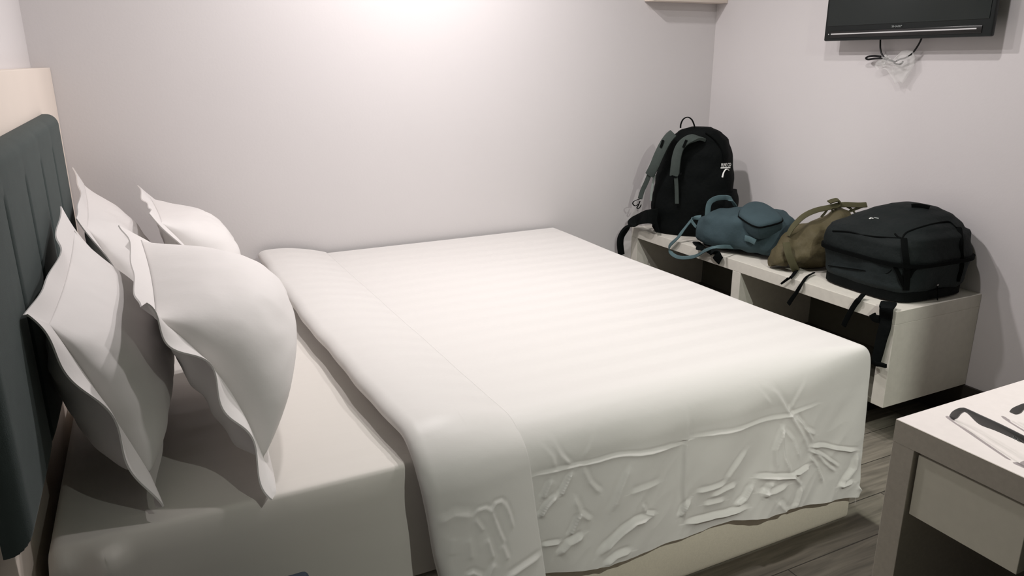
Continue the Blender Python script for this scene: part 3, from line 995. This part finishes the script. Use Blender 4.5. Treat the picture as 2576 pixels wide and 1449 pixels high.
# the near temple stands on edge: hooked ear piece at the far end, hinge at the frame front
zg = lambda pl: [(1900 + a / 3.81, 880 + c / 3.81) for a, c in pl]
tp = zg([(1868, 628), (1893, 592), (1945, 562), (1995, 555), (2060, 580), (2150, 622), (2300, 690), (2450, 762), (2640, 858)])
bt = zg([(1872, 645), (1905, 668), (1935, 655), (1975, 612), (2030, 603), (2150, 712), (2300, 772), (2450, 838), (2640, 925)])
P0 = V((1.553, -2.615, DZ)); PE = V((1.49, -2.80, DZ))
tdir = (PE - P0).normalized(); tn = V((-tdir.y, tdir.x, 0))
def temple(tpx, bpx, base, name, par):
    b = MB()
    up = [at(x, y, base, tn) for x, y in tpx]; lo = [at(x, y, base, tn) for x, y in bpx]
    up, lo = spline(up, 6), spline(lo, 6)
    R = []
    for p, q in zip(up, lo):
        o_ = tn * 0.0024
        m_ = (p + q) / 2
        R.append([p + o_ * .6, m_ + o_, q + o_ * .6, q - o_ * .6, m_ - o_, p - o_ * .6])
    b.rings(R)
    return b.build(name, 'acetate', par)
tm = temple(tp, bt, P0 + tn * 0, 'temple', gl)
q = at(2547, 1099, P0 + tn * 0.0, tn)
nx = -tn if tn.dot(EYE - P0) < 0 else tn
text_mesh('temple_lettering', 'Ray-Ban', 0.006, at(2550, 1101, P0, tn) + nx * 0.0026, tdir, (0, 0, 1), 'logo', tm, width=0.017, shear=0.2, ext=0.0002)
temple(zg([(2443, 590), (2468, 560), (2530, 530), (2600, 510), (2720, 525), (3000, 650)]), zg([(2450, 600), (2500, 620), (2540, 610), (2590, 570), (2720, 572), (3000, 730)]), P0 + V((0.105, -0.015, 0)), 'temple', gl)
# frame front with two lenses
fr0 = PE + V((0.0, -0.003, 0)); ax = V((0.93, -0.36, 0)).normalized()
ff = V((ax.y, -ax.x, 0))
for k in (0, 1):
    c = fr0 + ax * (0.034 + 0.07 * k) + V((0, 0, 0.024))
    b = MB()
    def ringpts(s, o): return [c + ax * 0.030 * s * math.copysign(abs(math.cos(a)) ** .75, math.cos(a)) + V((0, 0, 0.0235 * s * math.copysign(abs(math.sin(a)) ** .8, math.sin(a)))) + ff * o for a in [2 * PI * i / 36 for i in range(36)]]
    b.grid([ringpts(1.0, -.002), ringpts(1.0, .002), ringpts(.84, .002), ringpts(.84, -.002)], wu=True, wv=True)
    rim = b.build('rim', 'acetate', gl)
    b = MB(); b.rings([ringpts(.85, -.0008), ringpts(.85, .0008)]); b.build('lens', 'lens', rim)
b = MB(); b.tube([fr0 + ax * 0.062 + V((0, 0, .030)), fr0 + ax * 0.069 + V((0, 0, .034)), fr0 + ax * 0.076 + V((0, 0, .030))], 0.0026); b.build('bridge', 'acetate', gl)
b = MB(); b.box((-0.004, -0.003, 0.012), (0.006, 0.004, 0.042), 0.002, frame=lambda p: fr0 + ax * p.x + ff * p.y + V((0, 0, p.z))); b.build('hinge', 'acetate', gl)

# ------------------------------------------------------------------ black backpack
wa = V((0.6, -0.8, 0)); da = V((0.8, 0.6, 0))
B1 = V((2.90, -0.318, BZ))
lean = 0.05
def b1(w, d, h): return B1 + wa * w + da * (d + lean * h) + V((0, 0, h))
pack = thing('backpack', B1, 'large black backpack standing upright in the corner at the far end of the bench', 'backpack')
PK = [(0.0, (.185, .085, -.055, 0)), (.03, (.205, .105, -.055, 0)), (.15, (.215, .118, -.058, 0.0)), (.30, (.205, .118, -.052, 0.0)), (.42, (.182, .105, -.045, -.008)), (.50, (.152, .085, -.04, -.02)), (.545, (.11, .06, -.035, -.035)), (.565, (.05, .03, -.03, -.04))]
R = []
for i in range(49):
    h = 0.565 * (1 - (1 - i / 48) ** 1.15)
    a, c, ow, od = lerp_keys(PK, h)
    R.append(sup(b1(ow, od, h), wa * a, da * c, 2.8, 56))
R = rumple(R, 0.012, 9, 2.0, BZ + 0.001)
b = MB(); b.rings(R); b.build('main_body', 'black', pack)
# front pocket on the far side and side pocket
keys = [(.02, (.09, .03)), (.06, (.12, .05)), (.25, (.13, .06)), (.34, (.11, .05)), (.39, (.075, .03)), (.42, (.02, .008))]
R = [sup(b1(-.03, .085, .02 + .42 * i / 20), wa * lerp_keys(keys, .02 + .42 * i / 20)[0], da * lerp_keys(keys, .02 + .42 * i / 20)[1], 2.6, 40) for i in range(21)]
b = MB(); b.rings(rumple(R, .008, 10, 5)); b.build('front_pocket', 'black', pack)
R = [sup(b1(.135, .01, .02 + .22 * i / 14), wa * lerp_keys([(0, (.03,)), (.05, (.045,)), (.8, (.045,)), (1, (.03,))], i / 14)[0], da * .085, 3, 28) for i in range(15)]
b = MB(); b.rings(rumple(R, .006, 14, 7, BZ + 0.001)); b.build('side_pocket', 'black', pack)
# shoulder straps: traced on the strap face (the d = -0.13 plane)
SP0, SN = b1(0, -.128, .25), (da - V((0, 0, lean))).normalized()
def sf(px, py, off=0.0): return at(px, py, SP0 - SN * off, SN)
def pad(pl, w, name, m, th=0.014):
    b = MB(); b.strap([sf(x, y, o) for x, y, o in pl], w, [sf(x + 10, y + dy, o) - sf(x, y, o) for (x, y, o), dy in zip(pl, [3] * len(pl))], th); return b.build(name, m, pack)
s1 = pad([(1694, 336, .0), (1684, 345, .012), (1672, 362, .03), (1658, 390, .04), (1646, 418, .04), (1634, 440, .03)], lambda t: .046 + .004 * math.sin(PI * t), 'shoulder_strap', 'padgrey')
b = MB(); b.strap([sf(1634, 438, .03), sf(1626, 458, .02), sf(1616, 480, .012), sf(1610, 500, .01)], .024, sf(10, 3) - sf(0, 0), .004); b.build('webbing', 'padgrey', s1)
b = MB(); b.strap([sf(1668, 352, .043), sf(1666, 360, .045), sf(1662, 371, .049)], .012, sf(10, 3) - sf(0, 0), .004); b.build('strap_slot', 'blackweb', s1)
b = MB(); b.strap([sf(1647, 440, .008), sf(1641, 470, .006), sf(1637, 505, .004)], .012, sf(10, 3) - sf(0, 0), .003); b.build('piping', 'silvergrey', pack)
s2 = pad([(1768, 352, -.03), (1752, 347, .010), (1730, 352, .026), (1712, 368, .034), (1703, 392, .036), (1699, 420, .034), (1697, 442, .028)], lambda t: .040 + .008 * t, 'shoulder_strap', 'padgrey')
b = MB(); b.strap([sf(1700, 443, .03), sf(1702, 470, .02), sf(1703, 512, .012)], .02, sf(10, 3) - sf(0, 0), .004); b.build('webbing', 'padgrey', s2)
b = MB(); b.strap([sf(1727, 352, .042), sf(1723, 361, .044), sf(1719, 371, .046)], .012, sf(10, 3) - sf(0, 0), .004); b.build('strap_slot', 'blackweb', s2)
b = MB(); b.strap([sf(1690, 441, .034), sf(1699, 444, .034), sf(1716, 437, .032)], .012, (0, 0, 1), .006); b.build('strap_end', 'blackweb', s2)
for pl in ([(1612, 500, .012), (1604, 502, .014), (1594, 507, .015), (1592, 513, .014), (1598, 518, .012), (1606, 514, .012)], [(1610, 506, .012), (1606, 516, .012), (1602, 523, .012), (1608, 524, .012), (1613, 515, .01)]):
    b = MB(); b.strap([sf(*q) for q in pl], .010, SN, .003); b.build('adjuster_loop', 'blackweb', pack)
b = MB(); b.strap([sf(1712, 322, -.06), sf(1713, 312, -.06), sf(1719, 300, -.06), sf(1730, 295, -.06), sf(1740, 301, -.06), sf(1746, 314, -.06), sf(1748, 324, -.06)], .016, SN, .004); b.build('grab_handle', 'blackweb', pack)
# hip belt: the left wing droops over the end of the bench, the right tab over its front
b = MB(); b.strap([sf(1652, 545, 0), sf(1630, 545, .02), aty(1605, 552, -.085), aty(1582, 568, -.060), aty(1564, 592, -.045), aty(1560, 612, -.045), aty(1563, 640, -.045)], lambda t: .085 - .05 * min(1, t * 1.5), [V((.1, 0, 1))] * 2 + [V((.35, 0, .9))] + [V((.8, 0, .6))] + [V((1, 0, .3))] * 3, .014); b.build('hip_belt', 'black', pack)
b = MB(); b.strap([sf(1648, 556, .006), sf(1652, 570, .008), sf(1656, 584, .010)], .02, sf(10, 3) - sf(0, 0), .004); b.build('lower_strap', 'blackweb', pack)
fx = BX - 0.006
b = MB(); b.strap([V((2.74, -.48, BZ + .007)), V((2.71, -.54, BZ + .008)), V((2.69, -.575, BZ + .010)), V((2.664, -.605, BZ + .006)), atx(1802, 636, fx - .008), atx(1808, 645, fx - .006), atx(1813, 654, fx - .006)], .036, [V((.25, -.9, 0))] * 4 + [V((0, -1, 0))] * 3, .006); b.build('hip_belt', 'black', pack)
b = MB(); b.strap([atx(1800, 641, fx - .011), atx(1805, 648, fx - .012), atx(1813, 656, fx - .012)], .042, (0.05, -1, 0), .006); b.build('belt_clip', 'blackweb', pack)
# print near the right edge of the body: lettering, bar and arc
def on_pack(px, py, off=.004):
    d = (FW + RT * ((px - 1288) / CAM['f']) - UP * ((py - 724.5) / CAM['f'])).normalized()
    t0 = (B1 - EYE).length - .6
    for k in range(1400):
        p = EYE + d * (t0 + k * .001)
        h = p.z - BZ
        if h < 0 or h > .565: continue
        a, c, ow, od = lerp_keys(PK, h)
        q = p - B1
        if abs((q.dot(wa) - ow) / a) ** 2.8 + abs((q.dot(da) - lean * h - od) / c) ** 2.8 < 1:
            return p - d * off
    return sf(px, py)
tq, tr = on_pack(1814, 419.5, .016), on_pack(1838, 418, .016)
text_mesh('side_lettering', 'PUNE CO', 0.024, tq, tr - tq, (0, 0, 1), 'white', pack, width=(tr - tq).length)
b = MB(); b.strap([on_pack(1813, 422.5, .016), on_pack(1826, 422, .016), on_pack(1837, 421.5, .016)], .006, (0, 0, 1), .0015); b.build('side_bar_mark', 'white', pack)
b = MB(); b.strap([on_pack(1817, 446, .016), on_pack(1820, 435, .016), on_pack(1824, 428, .016), on_pack(1829, 425.5, .016), on_pack(1834, 429, .016)], lambda t: .008 - .004 * t, (.8, -.5, 0), .0015); b.build('side_arc_mark', 'white', pack)
for pl in ([(1775, 334), (1798, 350), (1815, 375), (1822, 402)],):
    b = MB(); b.tube([on_pack(x, y, .010) for x, y in pl], .004); b.build('zip_line', 'blackweb', pack)

# ------------------------------------------------------------------ teal backpack lying on the bench
la = V((0.42, -0.907, 0)); sa = V((0.907, 0.42, 0))
B2 = V((2.85, -.705, BZ))
def b2(l, s, h): return B2 + la * l + sa * s + V((0, 0, h))
tl = thing('small_backpack', B2, 'small teal backpack lying flat on the bench between the black and olive bags', 'backpack')
R = []
for i in range(41):
    u = i / 40
    l = -.235 + .47 * u
    hw, hh = lerp_keys([(0, (.05, .035)), (.05, (.09, .06)), (.18, (.125, .085)), (.5, (.145, .098)), (.8, (.15, .098)), (.94, (.13, .08)), (1, (.08, .045))], u)
    tz = lerp_keys([(0, (.02,)), (.3, (.0,)), (1, (0,))], u)[0]
    R.append(sup(b2(l, 0, hh + tz + .012), sa * hw, V((0, 0, hh)), 3.3, 56))
b = MB(); b.rings(rumple(R, .011, 12, 3, BZ + .012)); b.build('main_body', 'teal', tl)
fl_px = [(1858, 543), (1862, 530), (1872, 520), (1886, 513), (1902, 511), (1922, 515), (1942, 526), (1958, 538), (1968, 549), (1966, 556), (1950, 562), (1930, 567), (1911, 570), (1894, 566), (1876, 556)]
FP, FN = b2(.10, .0, .222), V((-.22, -.10, 1)).normalized()
fl = [at(x, y, FP, FN) for x, y in fl_px]
fl = spline(fl + [fl[0]], 3)[:-1]
fc = sum(fl, V((0, 0, 0))) / len(fl)
R = [[fc + (p - fc) * k + FN * o_ for p in fl] for k, o_ in ((.86, -.07), (.97, -.05), (1.0, -.006), (1.0, .004), (.95, .012), (.80, .018), (.5, .022), (.15, .023))]
b = MB(); b.rings(R); b.build('top_pocket', 'teal', tl)
b = MB(); b.tube([fc + (p - fc) * 1.0 - FN * .004 for p in fl + [fl[0]]], .0045, 6, 1); b.build('pocket_zip', 'blackweb', tl)
R = [sup(b2(0, 0, .019 + .008 * i), la * .19, sa * (.105), 4, 40) for i in range(2)]
b = MB(); b.rings(R); b.build('back_pad', 'black', tl)
b = MB(); b.strap([b2(.06, -.152, .10), b2(.09, -.162, .098), b2(.115, -.164, .09)], .026, (0, 0, 1), .006); b.build('side_tab', 'tealweb', tl)
# the long strap loops out over the front of the bench
lp = [atx(1764, 545, 2.765), atx(1744, 550, 2.74), atx(1722, 575, 2.70), atx(1705, 598, fx - .012), atx(1684, 620, fx - .014), atx(1690, 638, fx - .014), atx(1712, 648, fx - .012), atx(1748, 645, fx - .012), atx(1775, 630, fx - .045), atz(1800, 622, BZ + .060), atz(1840, 621, BZ + .040), atz(1860, 628, BZ + .014)]
b = MB(); b.strap(lp, .019, [V((.6, .2, .8)), V((.6, .3, .7)), V((.5, .6, .5)), V((.3, .7, .5)), V((.2, .9, .2)), V((.6, .2, .6)), V((.5, 0, .8)), V((.4, 0, .9)), V((.4, .2, .8)), V((.7, .4, .3)), V((.7, .5, .2)), V((.7, .5, .2))], .003); b.build('shoulder_strap', 'tealweb', tl)
b = MB(); b.strap([b2(-.215, .03, .13), atx(1783, 515, 2.795), atx(1795, 502, 2.81), atx(1815, 497, 2.83), atx(1838, 501, 2.855), b2(-.09, .11, .17)], .026, [V((-.5, .3, .6))] * 6, .004); b.build('shoulder_strap', 'tealweb', tl)
b = MB(); b.strap([b2(-.225, -.07, .10), b2(-.262, -.05, .125), b2(-.268, -.01, .13), b2(-.228, .03, .12)], .014, (0.1, .1, 1), .004); b.build('grab_handle', 'tealweb', tl)

# ------------------------------------------------------------------ olive bag
oa = V((0.90, -0.30, 0)).normalized(); ob = V((0.30, 0.90, 0)).normalized()
B3 = V((2.72, -1.06, BZ))
ol = thing('stuff_bag', B3 + oa * .15, 'olive green soft bag slumped against the big dark bag on the bench', 'bag')
R = []
for i in range(37):
    u = i / 36
    w, h, sh_ = lerp_keys([(0, (.03, .025, .0)), (.06, (.06, .05, 0)), (.25, (.085, .075, 0)), (.55, (.095, .105, .0)), (.85, (.09, .128, .0)), (.97, (.07, .118, 0)), (1, (.04, .07, 0))], u)
    R.append(sup(B3 + oa * (-.02 + .36 * u) + ob * (.03 + .03 * u) + V((0, 0, h * 1.0 + .003)), ob * w, V((0, 0, h)), 2.2, 44))
b = MB(); b.rings(rumple(R, .032, 11, 11, BZ + .001)); b.build('main_body', 'olive', ol)
def o3(px, py, d=0.0): return at(px, py, B3 + oa * .10 + ob * (.03 + d), ob)
sb = MB(); sb.strap([o3(1982, 592), o3(1995, 570), o3(2020, 545), o3(2050, 530), o3(2085, 522), o3(2120, 515), o3(2160, 516), o3(2180, 515)], .024, [V((.3, .5, .8))] * 8, .004); sb.build('shoulder_strap', 'oliveweb', ol)
sb = MB(); sb.strap([o3(2085, 509), o3(2096, 505), o3(2108, 503), o3(2112, 512), o3(2104, 519), o3(2090, 521)], .026, [V((.3, .8, .3))] * 6, .005); sb.build('strap_roll', 'oliveweb', ol)
for pl in ([(2180, 516), (2160, 523), (2140, 531), (2120, 540)], [(2130, 519), (2143, 527), (2152, 538), (2158, 546)], [(2090, 522), (2096, 535), (2100, 545), (2106, 566)], [(2082, 526), (2074, 537), (2066, 546)], [(2100, 524), (2112, 532), (2122, 540)]):
    sb = MB(); sb.strap([o3(x, y, .004) for x, y in pl], .012, [V((.5, .5, .6))] * len(pl), .003); sb.build('strap', 'oliveweb', ol)
sb = MB(); sb.strap([o3(1978, 610, -.045), o3(1984, 640, -.075), o3(1996, 668, -.085), o3(2003, 682, -.075)], .032, [V((.8, -.3, .2))] * 4, .004); sb.build('strap', 'oliveweb', ol)
sb = MB(); sb.strap([atz(2006, 676, BZ + .012), atz(1992, 696, BZ + .010), atx(1984, 700, fx - .004), atx(1965, 714, fx - .006)], lambda t: .02 - .012 * t, [V((.3, -.8, .3))] * 4, .003); sb.build('strap', 'blackweb', ol)
sb = MB(); sb.strap([atz(2048, 686, BZ + .010), atz(2030, 696, BZ + .008), atx(2018, 712, fx - .004), atx(2004, 735, fx - .006), atx(1992, 752, fx - .006), atx(1983, 765, fx - .006)], lambda t: .010 + .010 * t, [V((.0, -1, .2))] * 6, .003); sb.build('strap', 'blackweb', ol)

# ------------------------------------------------------------------ big dark travel bag
B4 = V((2.955, -1.44, BZ))
big = thing('travel_bag', B4, 'big dark grey travel backpack lying at the near end of the bench', 'travel bag')
SX, SY = V((1, -.04, 0)), V((.04, 1, 0))
R = []
K4 = [(0.0, (.175, .185, 0, 0)), (.03, (.19, .20, 0, 0)), (.06, (.205, .215, 0, 0)), (.17, (.218, .232, 0, 0)), (.22, (.212, .222, 0, 0)), (.245, (.205, .216, .005, 0)), (.275, (.168, .185, .035, .0)), (.305, (.115, .14, .07, .005)), (.328, (.065, .085, .085, .01)), (.335, (.02, .03, .085, .01))]
for i in range(61):
    h = .335 * (1 - (1 - i / 60) ** 1.25)
    a, c, ox_, oy_ = lerp_keys(K4, h)
    R.append(sup(B4 + SX * ox_ + SY * oy_ + V((0, 0, h)), SX * a, SY * c, 4.2 if h < .26 else 3.2, 64))
R = rumple(R, .010, 9, 21, BZ + .001)
lo_ = [r_ for r_ in R if r_[0].z < BZ + .16]
nlo = len(lo_)
b = MB(); b.rings(R[nlo - 1:]); b.build('main_body', 'slate', big)
b = MB(); b.rings([[p + (p - B4).normalized() * .004 * (1 if i > 1 else 0) for p in r_] for i, r_ in enumerate(lo_)]); b.build('lower_compartment', 'slate2', big)
def band(h, w, off, name, m, parent=big, th=.006):
    a, c, ox_, oy_ = lerp_keys(K4, h)
    mb = MB()
    o_ = sup(B4 + V((0, 0, h)), SX * (a + off), SY * (c + off), 4.2, 64); i_ = sup(B4 + V((0, 0, h)), SX * (a - .01), SY * (c - .01), 4.2, 64)
    up_, dn_ = V((0, 0, w / 2)), V((0, 0, -w / 2))
    mb.grid([[p + dn_ for p in i_], [p + dn_ * .8 for p in o_], [p + up_ * .8 for p in o_], [p + up_ for p in i_]], wu=True, wv=True)
    return mb.build(name, m, parent)
band(.155, .018, .010, 'zip_band', 'blackweb')
band(.026, .044, .012, 'padded_base', 'black')
# top panel seams
def top4(px, py, z): return atz(px, py, z)
def on_body(px, py, off=.004):
    """where the sight line through a photo pixel meets the bag (its superellipse sections)"""
    d = (FW + RT * ((px - 1288) / CAM['f']) - UP * ((py - 724.5) / CAM['f'])).normalized()
    t0 = (B4 - EYE).length - .6
    for k in range(1200):
        p = EYE + d * (t0 + k * .001)
        h = p.z - BZ
        if h < 0 or h > .335: continue
        a, c, ox_, oy_ = lerp_keys(K4, h)
        q = p - (B4 + SX * ox_ + SY * oy_)
        n = 4.2 if h < .26 else 3.2
        if abs(q.x / a) ** n + abs(q.y / c) ** n < 1:
            return p - d * off
    return atz(px, py, BZ + .1)
def Z4(pl): return [(2080 + a * .18634, 510 + c * .18634) for a, c in pl]
for pl in ([(80, 380), (300, 395), (500, 440), (740, 465), (1020, 480)], [(1020, 480), (1080, 400), (1300, 320), (1560, 260), (1660, 262), (1740, 330), (1800, 335)], [(920, 420), (960, 460), (1020, 482)]):
    b = MB(); b.tube([on_body(x, y, .001) for x, y in Z4(pl)], .0035, 6); b.build('top_seam', 'blackweb', big)
for pl, w in (([(1040, 480), (1055, 640), (1075, 800), (1085, 1000), (1070, 1180)], .022), ([(1780, 340), (1800, 500), (1800, 640), (1810, 820), (1790, 930), (1750, 1060)], .022)):
    b = MB(); b.strap([on_body(x, y, .010) for x, y in Z4(pl)], w, [SX * .7 - SY * .7] * len(pl), .004); b.build('compression_strap', 'blackweb', big)
for pl in ([(920, 860), (980, 980), (1040, 1130)], [(1240, 850), (1160, 920), (1110, 1010)]):
    b = MB(); b.strap([on_body(x, y, .008) for x, y in Z4(pl)], .014, [SX * .7 - SY * .7] * 3, .003); b.build('side_strap', 'blackweb', big)
b = MB(); b.tube([on_body(x, y, .004) for x, y in Z4([(20, 850), (400, 900), (700, 950), (820, 950), (880, 900)])], .0025, 6); b.build('pocket_zip', 'blackweb', big)
b = MB(); b.strap([on_body(2293, 519, .012), on_body(2305, 518, .02), on_body(2322, 520, .02), on_body(2338, 524, .01)], .02, (0, 0, 1), .006); b.build('grab_handle', 'blackweb', big)
b = MB(); b.strap([on_body(x, y, .002) for x, y in Z4([(575, 215), (600, 205), (625, 212)])], .006, (.3, -.9, 0), .001); b.build('brand_mark', 'white', big)
b = MB(); b.strap([on_body(x, y, .002) for x, y in Z4([(640, 200), (670, 206), (700, 212)])], .0035, (.3, -.9, .3), .001); b.build('brand_mark', 'logo', big)
zp = on_body(*Z4([(1490, 1110)])[0], .008)
b = MB(); b.tube([zp, zp + V((.002, -.006, -.03)), zp + V((-.003, -.010, -.046)), zp + V((0, -.012, -.058))], .002, 6); zc_ = b.build('zip_pull', 'blackweb', big)
b = MB(); b.box((zp.x - .004, zp.y - .004, zp.z - .003), (zp.x + .004, zp.y + .003, zp.z + .004), .001); b.build('zip_slider', 'metal', zc_)
# waist belt hanging down over the front of the bench, with its buckle
b = MB(); b.strap([atz(2236, 762, BZ + .02), atz(2230, 776, BZ + .012), atx(2228, 800, fx - .004), atx(2226, 822, fx - .006), atx(2218, 850, fx - .006), atx(2211, 880, fx - .008), atx(2204, 906, fx - .008)], lambda t: .055 - .018 * t, [V((.0, -1, 0))] * 7, .008); hb = b.build('waist_belt', 'black', big)
b = MB(); b.strap([atx(2194, 790, fx - .010), atx(2200, 800, fx - .010), atx(2212, 803, fx - .010)], .030, (0, 0, 1), .004); b.build('belt_tab', 'blackweb', hb)
b = MB(); b.strap([atx(2196, 908, fx - .010), atx(2205, 915, fx - .012), atx(2215, 917, fx - .016), atx(2229, 921, fx - .02)], lambda t: .022 - .008 * t, (0, .2, 1), .008); b.build('buckle', 'blackweb', hb)
b = MB(); b.strap([atz(2172, 740, BZ + .02), atz(2162, 752, BZ + .008), atx(2152, 764, fx - .004), atx(2142, 780, fx - .005), atx(2128, 806, fx - .005), atx(2122, 820, fx - .005)], .021, [V((.0, -1, .2))] * 6, .004); b.build('hanging_strap', 'blackweb', big)

# ------------------------------------------------------------------ things at the bottom of the frame
b = MB(); b.box((0.14, -2.36, FLOOR), (0.436, -2.045, 0.40), 0.02, seg=4)
nb = thing('storage_box', (0.29, -2.2, FLOOR), 'dark navy fabric box beside the bed, cut by the bottom of the picture', 'box')
b.build('box_body', 'navy', nb)
b = MB(); b.box((0.135, -2.365, 0.365), (0.441, -2.040, 0.405), 0.012, seg=3); b.build('box_lid', 'navy', nb)

# ------------------------------------------------------------------ light
def lamp(name, loc, power, size, col, spread=180, aim=None):
    ld = bpy.data.lights.new(name, 'AREA')
    ld.shape = 'DISK'
    ld.size = size
    ld.energy = power
    ld.color = col
    ld.spread = math.radians(spread)
    o = bpy.data.objects.new(name, ld)
    o.location = loc
    if aim: o.rotation_euler = (V(aim) - V(loc)).to_track_quat('-Z', 'Y').to_euler()
    COL.objects.link(o)
    return o


lamp('overhead_light', (1.52, -0.74, CEIL - 0.02), 22, 0.09, (1.0, 0.945, 0.945))
lamp('overhead_light', (1.05, -1.02, CEIL - 0.02), 12, 0.09, (1.0, 0.945, 0.945))  # added fill that brightens the pillows, not a known fixture
lamp('overhead_light', (1.95, -1.75, CEIL - 0.02), 12, 0.09, (1.0, 0.945, 0.945))
lamp('passage_light', (1.50, -3.90, CEIL - 0.03), 11, 0.035, (0.97, 1.0, 0.91), spread=88, aim=(2.15, -2.1, 0.0))

w = bpy.data.worlds.new('world')
SC.world = w
w.use_nodes = True
w.node_tree.nodes['Background'].inputs['Color'].default_value = (0.8, 0.9, 0.85, 1)
w.node_tree.nodes['Background'].inputs['Strength'].default_value = 0.02

vs = SC.view_settings
SC.display_settings.display_device = 'sRGB'
vs.view_transform = 'Standard'
vs.look = 'None'
vs.exposure = 0.13
vs.gamma = 1.0
vs.use_curve_mapping = False
